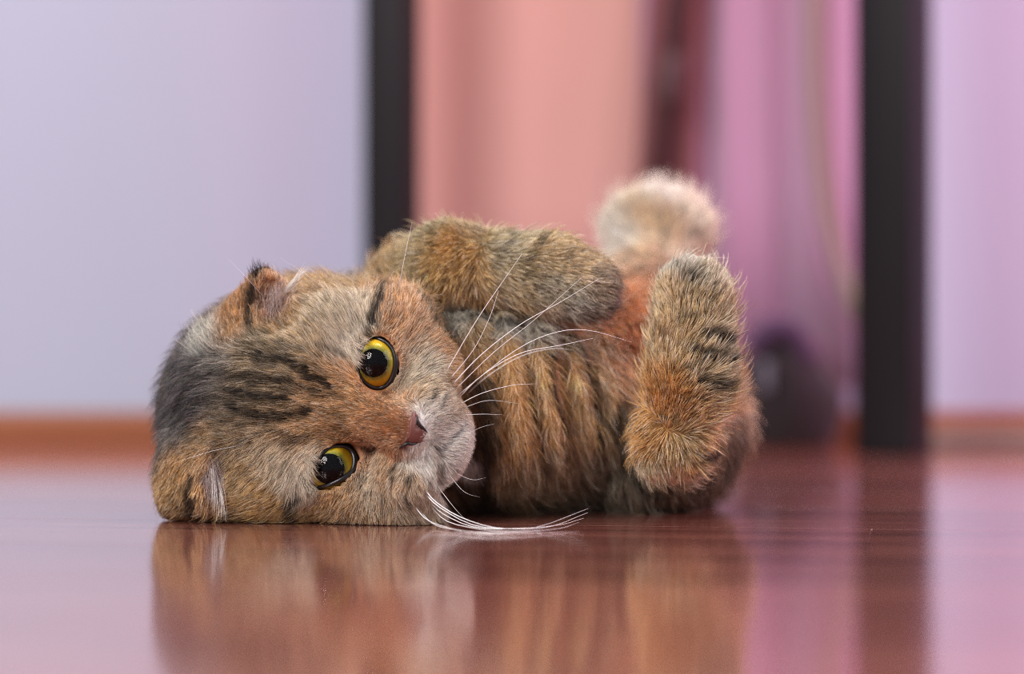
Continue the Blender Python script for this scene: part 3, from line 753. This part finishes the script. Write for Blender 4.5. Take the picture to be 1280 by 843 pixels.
m_lid = mat('dark_lid_margin', (0.010, 0.007, 0.008), 0.3)
for E, pa in zip(EYES, (32, 35)):
    c = np.array(E['c'], float)
    view = nrm(np.array([0, 0, CAM_H])-c)
    axis = nrm(view+np.array([E['gaze'][0]*0.36*MM/EYE_R, 0, -E['gaze'][1]*0.36*MM/EYE_R]))
    E['axis'] = axis
    ey = eye_dome('eye', EYE_R*0.985, 0.0, math.pi, m_ball, cat, c, axis, 24)
    a_in, a_out = math.radians(pa), math.radians(74)
    eye_dome('iris', EYE_R*0.99, a_in-0.03, a_out, iris_material(c, axis, EYE_R, a_in, a_out), ey, c, axis)
    eye_dome('pupil', EYE_R*0.994, 0.0, a_in, m_pupil, ey, c, axis)
    bm = bmesh.new(); bmesh.ops.create_icosphere(bm, subdivisions=5, radius=EYE_R)
    bmesh.ops.delete(bm, geom=[v for v in bm.verts if v.co.normalized().dot(Vector(axis)) < 0.12], context='VERTS')
    for v in bm.verts:
        v.co = v.co*(1+0.05*max(0.0, v.co.normalized().dot(Vector(axis)))**6)+Vector([float(t) for t in c])
    obj('cornea', bm, m_cornea, ey)
    wd = 0.85*MM+0.45*MM*np.clip((E['lid']-E['lid'].mean(0)) @ AX_DOWN/(8*MM), 0, 1)
    obj('eyelid', tube_mesh('eyelid', E['lid']+view*0.3*MM, wd, 8, True), m_lid, cat)

# nose leather: a small heart shaped pad with two nostrils
m_nose = mat('brick_red_nose', (0.15, 0.044, 0.034), 0.45)
n, l, b = nodes_of(m_nose)
g = n.new('ShaderNodeTexCoord'); vo = n.new('ShaderNodeTexVoronoi'); vo.inputs['Scale'].default_value = 1500
bp = n.new('ShaderNodeBump'); bp.inputs['Strength'].default_value = 0.25; bp.inputs['Distance'].default_value = 0.0003
l.new(g.outputs['Object'], vo.inputs['Vector']); l.new(vo.outputs['Distance'], bp.inputs['Height']); l.new(bp.outputs['Normal'], b.inputs['Normal'])
NOSE = [(517, 514), (522, 519), (524, 527), (531, 536), (536, 547), (533, 553), (522, 554), (513, 557), (503, 562), (497, 563), (502, 556), (508, 549), (511, 538), (512, 526)]
ring = smooth_path([(*p_, 0) for p_ in NOSE], 40, True)[:, :2]
nc_ = np.array([516.5, 540.5]); V_ = []; F_ = []
levels = [1.06, 1.0, 0.86, 0.66, 0.42, 0.2]
grid2 = np.vstack([nc_+(ring-nc_)*k for k in levels]+[nc_[None]])
hp, _ = hits(grid2)
depth = np.concatenate([np.full(40, x) for x in (-0.6, 0.5, 1.2, 1.5, 1.6, 1.6)]+[[1.6]])
NP_ = hp+AX_FWD*depth[:, None]*MM
for (nx_, ny_, r_) in ((524, 532, 4.2), (508, 555.5, 4.2)):       # nostrils pressed in
    dn = np.linalg.norm((grid2-[nx_, ny_])*[1, 1], axis=1)
    NP_ -= AX_FWD*(1.6*MM*np.exp(-(dn/r_)**2))[:, None]
for j in range(5):
    for k in range(40):
        F_.append((j*40+k, j*40+(k+1) % 40, (j+1)*40+(k+1) % 40, (j+1)*40+k))
for k in range(40): F_.append((200+k, 200+(k+1) % 40, 240))
nm_ = bpy.data.meshes.new('nose'); nm_.from_pydata([tuple(v) for v in NP_], [], F_); nm_.update()
nose = obj('nose', nm_, m_nose, cat)
m_dark = mat('nostril_dark', (0.012, 0.006, 0.006), 0.4)
for pts in ([(519.5, 519), (522, 526), (525, 532), (529.5, 536), (534, 541)], [(499, 561.5), (504, 557), (510, 554.5), (515, 555.5), (522, 554)]):
    q, _ = hits(smooth_path([(*p_, 0) for p_ in pts], 14)[:, :2])
    o = obj('nostril', tube_mesh('nostril', q+AX_FWD*1.0*MM, np.array([.5, .7, .9, 1.1, 1.2, 1.3, 1.35, 1.35, 1.3, 1.2, 1.0, .9, .7, .5])*0.62*MM, 8), m_dark, nose)

# ------------------------------------------------------------------ fur
tri = np.vstack([FQ[:, [0, 1, 2]], FQ[:, [0, 2, 3]]])
e1 = V[tri[:, 1]]-V[tri[:, 0]]; e2 = V[tri[:, 2]]-V[tri[:, 0]]
areas = 0.5*np.linalg.norm(np.cross(e1, e2), axis=1); cen = V[tri].mean(1); cn = VN[tri].mean(1)
N_HAIR = 430000
face_w = np.where(cn[:, 1] > 0.35, 0.25, 1.0)*np.where(cen[:, 2] < 0.0032, 0.1, 1.0)
near_head = np.clip(1-np.linalg.norm(cen-P(430, 520, 0), axis=1)/0.085, 0, 1)
face_w *= 0.55+1.6*np.minimum(near_head*2, 1)
pr = areas*face_w; pr /= pr.sum()
ti = RNG.choice(len(tri), N_HAIR, p=pr)
r1 = np.sqrt(RNG.random(N_HAIR)); r2 = RNG.random(N_HAIR)
wts = np.stack([1-r1, r1*(1-r2), r1*r2], 1).astype(np.float32)
R0 = (V[tri[ti]]*wts[:, :, None]).sum(1).astype(np.float32); RN = (VN[tri[ti]]*wts[:, :, None]).sum(1).astype(np.float32)
RN /= np.linalg.norm(RN, axis=1)[:, None]
# no hair inside the lids or on the nose leather
keep = np.ones(N_HAIR, bool); bare = np.full(N_HAIR, 1.0, np.float32)
for E in EYES:
    d_e = np.linalg.norm(R0-E['c'], axis=1)
    q = (R0-E['m']) @ E['R'].T
    k = np.sqrt((q[:, 0]/E['r'][0])**2+(q[:, 1]/E['r'][1])**2)
    brow = ((R0-E['c']) @ (-AX_DOWN)) > 0.003
    keep &= ~((k < np.where(brow, 1.0, 1.10)) & (d_e < 0.022))
    keep &= ~((d_e < EYE_R+1.6*MM) & ~brow)
    side = np.clip(((R0-E['c']) @ (-AX_DOWN))/0.008, 0, 1)           # brow side keeps its long hair
    bare = np.minimum(bare, np.clip(0.22+(k-1.1)*0.9+side*0.5, 0.22, 1)+(d_e > 0.03)*1.0)
dn = np.sqrt(d2(R0-P(515, 540, 0), (NP_[80:120].astype(np.float32)-P(515, 540, 0)))).min(1)
dc_ = np.linalg.norm(R0-NP_[-1].astype(np.float32), axis=1)
keep &= ~((dc_ < 0.0075) & (((R0-NP_[-1]) @ AX_FWD) > -0.006) & (np.sqrt(d2(R0-P(515, 540, 0), NP_[40:].astype(np.float32)-P(515, 540, 0))).min(1) < 0.0011))
R0, RN, bare = R0[keep], RN[keep], bare[keep]; NH = len(R0)
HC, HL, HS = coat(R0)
HD, HLL = lay(R0, RN)
length = HLL[:, 1]*MM*np.minimum(bare, 1)*RNG.uniform(0.75, 1.15, NH).astype(np.float32)
lift = HLL[:, 0]+0.08
wv = wobble(R0, 0.016)*0.20+wobble(R0, 0.005)*0.11
D = HD+wv.astype(np.float32)+RNG.normal(0, 0.11, (NH, 3)).astype(np.float32)
D -= (D*RN).sum(1)[:, None]*RN; D /= np.linalg.norm(D, axis=1)[:, None]+1e-6
face_d = np.clip(np.linalg.norm(R0-P(490, 530, -20), axis=1)/0.045-0.6, 0, 1)
guard = (RNG.random(NH) < 0.05)*face_d          # longer guard hairs standing out of the coat
length = length*(0.88+0.75*guard); lift = lift+0.28*guard
SEG = 6
s_ = np.linspace(0, 1, SEG, dtype=np.float32)
PTS = np.empty((NH, SEG, 3), np.float32)
lf = np.clip(lift+RNG.normal(0, 0.08, NH), 0.08, 1.2).astype(np.float32)
for j, t in enumerate(s_):
    up_ = lf*(t-0.35*t*t)*1.25; fw = np.sqrt(np.maximum(1-lf**2*0.6, 0.2))*(0.55*t+0.45*t*t)
    PTS[:, j] = R0+(RN*up_[:, None]+D*fw[:, None])*length[:, None]
# locks: tips drawn towards a neighbour's tip
cidx = RNG.choice(NH, NH//28, replace=False); kd = KDTree(len(cidx))
for i, j in enumerate(cidx): kd.insert(R0[j], i)
kd.balance()
own = np.fromiter((cidx[kd.find(p)[1]] for p in R0.tolist()), np.int64, NH)
cl = (0.55*RNG.random(NH)**0.7).astype(np.float32)
cl *= np.clip(1-np.linalg.norm(R0-R0[own], axis=1)/0.004, 0, 1)*np.clip((D*D[own]).sum(1), 0, 1)
for j, t in enumerate(s_):
    PTS[:, j] += (PTS[own, j]-PTS[:, j])*(cl*t**1.5)[:, None]*0.9
PTS[:, :, 2] = np.maximum(PTS[:, :, 2], 0.0001+0.0007*RNG.random((NH, 1)).astype(np.float32))
# colour along each hair
tone = RNG.normal(0, 0.20, NH)[:, None]+RNG.normal(0, 0.20, len(cidx)+1)[np.searchsorted(np.sort(cidx), own) % (len(cidx)+1)][:, None]
lum = (HC @ np.float32([0.3, 0.55, 0.15]))[:, None]
base = np.minimum(lum*2.05, 0.29+0.58*lum)*(HC/lum)**np.float32([0.68, 0.86, 0.86])*np.exp(tone)
dark = np.float32([0.016, 0.012, 0.010]); cream = np.float32([0.90, 0.81, 0.69])
white = HC.mean(1) > 0.45
kind = RNG.random(NH); isl = kind < 0.04+HL*0.75; isd = kind > 0.74+0.18*HL
hs = np.clip(HS+RNG.normal(0, 0.12, NH)*(HS > 0.05), 0, 1)
hs = np.clip(hs*1.15, 0, 1); hs = np.where(RNG.random(NH) < 0.07, hs*0.4, hs)[:, None]
COLR = np.empty((NH, SEG, 3), np.float32)
for j, t in enumerate(s_):
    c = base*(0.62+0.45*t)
    c = np.where(isl[:, None], c*(1-0.8*t)+cream*0.8*t*np.clip(base.mean(1)[:, None]*3.2, 0.4, 1.05), c)
    c = np.where(isd[:, None], c*(1-0.75*t)+dark*0.75*t, c)
    c = c*(1-0.95*hs)+dark*0.95*hs
    COLR[:, j] = np.clip(c, 0.003, 0.95)


def hair_object(name, pts, rad, col, m, parent):
    h = bpy.data.hair_curves.new(name); nC, nS = pts.shape[:2]
    h.add_curves([nS]*nC)
    h.attributes['position'].data.foreach_set('vector', pts.astype(np.float32).ravel())
    ra = h.attributes.get('radius') or h.attributes.new('radius', 'FLOAT', 'POINT')
    ra.data.foreach_set('value', np.ascontiguousarray(rad, np.float32).ravel())
    cc = h.attributes.new('fur_colour', 'FLOAT_COLOR', 'POINT')
    cc.data.foreach_set('color', np.concatenate([col, np.ones((nC, nS, 1), np.float32)], 2).astype(np.float32).ravel())
    o = bpy.data.objects.new(name, h); COL.objects.link(o); h.materials.append(m)
    o.parent = parent; o.matrix_parent_inverse = Matrix.Translation(parent.location).inverted()
    o['kind'] = 'stuff'
    return o


m_fur = mat('cat_fur', (0.5, 0.4, 0.3), 0.55)
n, l, b = nodes_of(m_fur)
fa = n.new('ShaderNodeAttribute'); fa.attribute_name = 'fur_colour'; l.new(fa.outputs['Color'], b.inputs['Base Color'])
b.inputs['Specular IOR Level'].default_value = 0.25
prof = np.array([1.0, 0.95, 0.85, 0.68, 0.45, 0.12], np.float32)
hair_r = (0.075+0.06*np.clip(np.linalg.norm(R0-P(430, 520, 0), axis=1)/0.08-0.5, 0, 1.2))*MM*RNG.uniform(0.75, 1.2, NH)
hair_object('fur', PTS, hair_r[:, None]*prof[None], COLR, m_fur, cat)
print('hairs', NH)


# tufts in and on the ears
def tuft(name, roots, tips, count, jr, jt, rad, col, bend=0.0, dy=-10):
    a = hits(roots)[0]; k = RNG.integers(0, len(roots), count)
    r0 = a[k]+RNG.normal(0, jr*MM, (count, 3)); tp = np.array([P(x, y, dy) for x, y in tips])[k]+RNG.normal(0, jt*MM, (count, 3))
    tp[:, 2] = np.maximum(tp[:, 2], 0.0015); r0[:, 2] = np.maximum(r0[:, 2], 0.0015)
    tt = np.linspace(0, 1, 7)
    mid = (r0+tp)/2+np.array([0, -1.0, 0])*3*MM+np.array([1, 0, 0])*bend*MM
    p_ = ((1-tt)**2)[None, :, None]*r0[:, None]+(2*tt*(1-tt))[None, :, None]*mid[:, None]+(tt**2)[None, :, None]*tp[:, None]
    rr = rad*MM*np.array([1, 1, .95, .85, .7, .45, .12])[None]*RNG.uniform(.7, 1.2, (count, 1))
    cc = np.clip(np.array(col)[None, None]*RNG.uniform(.8, 1.1, (count, 1, 1))*np.ones((count, 7, 1)), 0, .95)
    return hair_object(name, p_, rr, cc, m_fur, cat)


tuft('ear_tuft', [(354, 368), (357, 362), (360, 366)], [(379, 341), (384, 336), (376, 345)], 40, 0.7, 1.0, .10, (.85, .80, .74))
tuft('ear_tuft', [(345, 395), (348, 385), (352, 378), (340, 402)], [(343, 360), (350, 352), (356, 350), (338, 372)], 70, 1.4, 1.8, .065, (.46, .36, .33), -1)
tuft('ear_tuft', [(268, 585), (272, 592), (264, 578), (274, 600)], [(270, 648), (274, 652), (268, 640), (277, 646)], 24, 0.9, 1.4, .08, (.78, .74, .72), 1.5, -22)
tuft('ear_tuft', [(262, 575), (258, 590), (268, 572)], [(268, 615), (262, 622), (275, 618)], 45, 1.4, 1.8, .06, (.36, .28, .27), 1, -20)
tuft('brow_hair', [(381, 568), (385, 576), (381, 588), (376, 600), (388, 568)], [(396, 585), (394, 594), (391, 605), (385, 616), (399, 577)], 150, 1.0, 1.2, .075, (.60, .50, .39), -0.5, -31)
tuft('brow_hair', [(440, 428), (444, 438), (441, 448), (450, 422), (438, 440)], [(457, 436), (453, 447), (449, 460), (461, 428), (451, 455)], 130, 1.0, 1.0, .075, (.62, .52, .41), -0.5, -31)
tuft('ear_tip_hair', [(323, 342), (326, 339), (321, 347)], [(318, 325), (325, 328), (316, 333)], 50, .7, 1.2, .08, (.02, .015, .015), -1, -6)

# whiskers, each a tapering hair of its own
m_wh = mat('white_whisker', (0.88, 0.86, 0.86), 0.35)
WHISK = [
 ([(556, 468), (598, 397), (652, 318)], .34), ([(560, 477), (592, 437), (612, 397), (623, 364)], .26), ([(563, 484), (600, 445), (650, 406), (700, 378), (748, 349)], .36),
 ([(566, 490), (618, 440), (668, 400), (727, 347)], .28), ([(569, 497), (640, 441), (690, 417), (735, 413), (790, 428)], .30), ([(571, 500), (602, 470), (650, 442), (700, 432), (742, 423)], .36),
 ([(574, 503), (606, 473), (650, 446), (690, 436), (716, 438)], .30), ([(572, 507), (602, 492), (640, 482), (668, 480)], .26), ([(578, 519), (605, 518), (630, 519)], .16), ([(577, 511), (610, 501), (650, 505)], .16),
 ([(531, 612), (545, 628), (575, 646), (620, 661), (670, 660), (735, 636)], .36), ([(531, 617), (550, 635), (590, 655), (640, 664), (690, 657), (735, 641)], .36), ([(537, 628), (555, 643), (590, 658), (640, 664), (700, 655), (730, 648)], .34),
 ([(538, 634), (560, 651), (600, 663), (650, 666), (700, 661), (724, 653)], .30), ([(517, 632), (535, 650), (570, 663), (610, 667), (662, 664)], .32), ([(525, 640), (545, 656), (580, 665), (630, 668), (690, 662)], .26), ([(544, 604), (556, 620), (572, 640), (585, 652)], .18),
 ([(498, 364), (505, 325), (515, 278)], .22), ([(330, 372), (306, 345), (284, 322)], .10), ([(300, 557), (262, 565), (215, 580)], .14), ([(420, 372), (385, 345), (350, 322)], .08), ([(560, 592), (580, 615), (600, 622)], .12), ([(566, 590), (590, 600), (608, 597)], .12), ([(580, 545), (600, 535), (618, 530)], .12),
]
for pts, rd in WHISK:
    r0 = hits([pts[0]])[0][0]; y0 = r0[1]-Y0
    k = len(pts); q = []
    for i, (x, y) in enumerate(pts):
        u = i/(k-1); yy = Y0+y0-0.012*math.sin(u*2.4)
        p_ = at(x, y, yy)
        if p_[2] < 0.0012:
            yy = (CAM_H-0.0012)*F/(y-421.5); p_ = at(x, y, yy)
        q.append(p_)
    n_ = 16; q = smooth_path(q, n_)
    for _ in range(6): q[1:-1, 1] = 0.25*q[:-2, 1]+0.5*q[1:-1, 1]+0.25*q[2:, 1]
    q[:, 2] = np.maximum(q[:, 2], 0.0008)
    obj('whisker', tube_mesh('whisker', q, rd*0.8*MM*np.linspace(1, 0.12, n_)**0.8, 5), m_wh, cat)
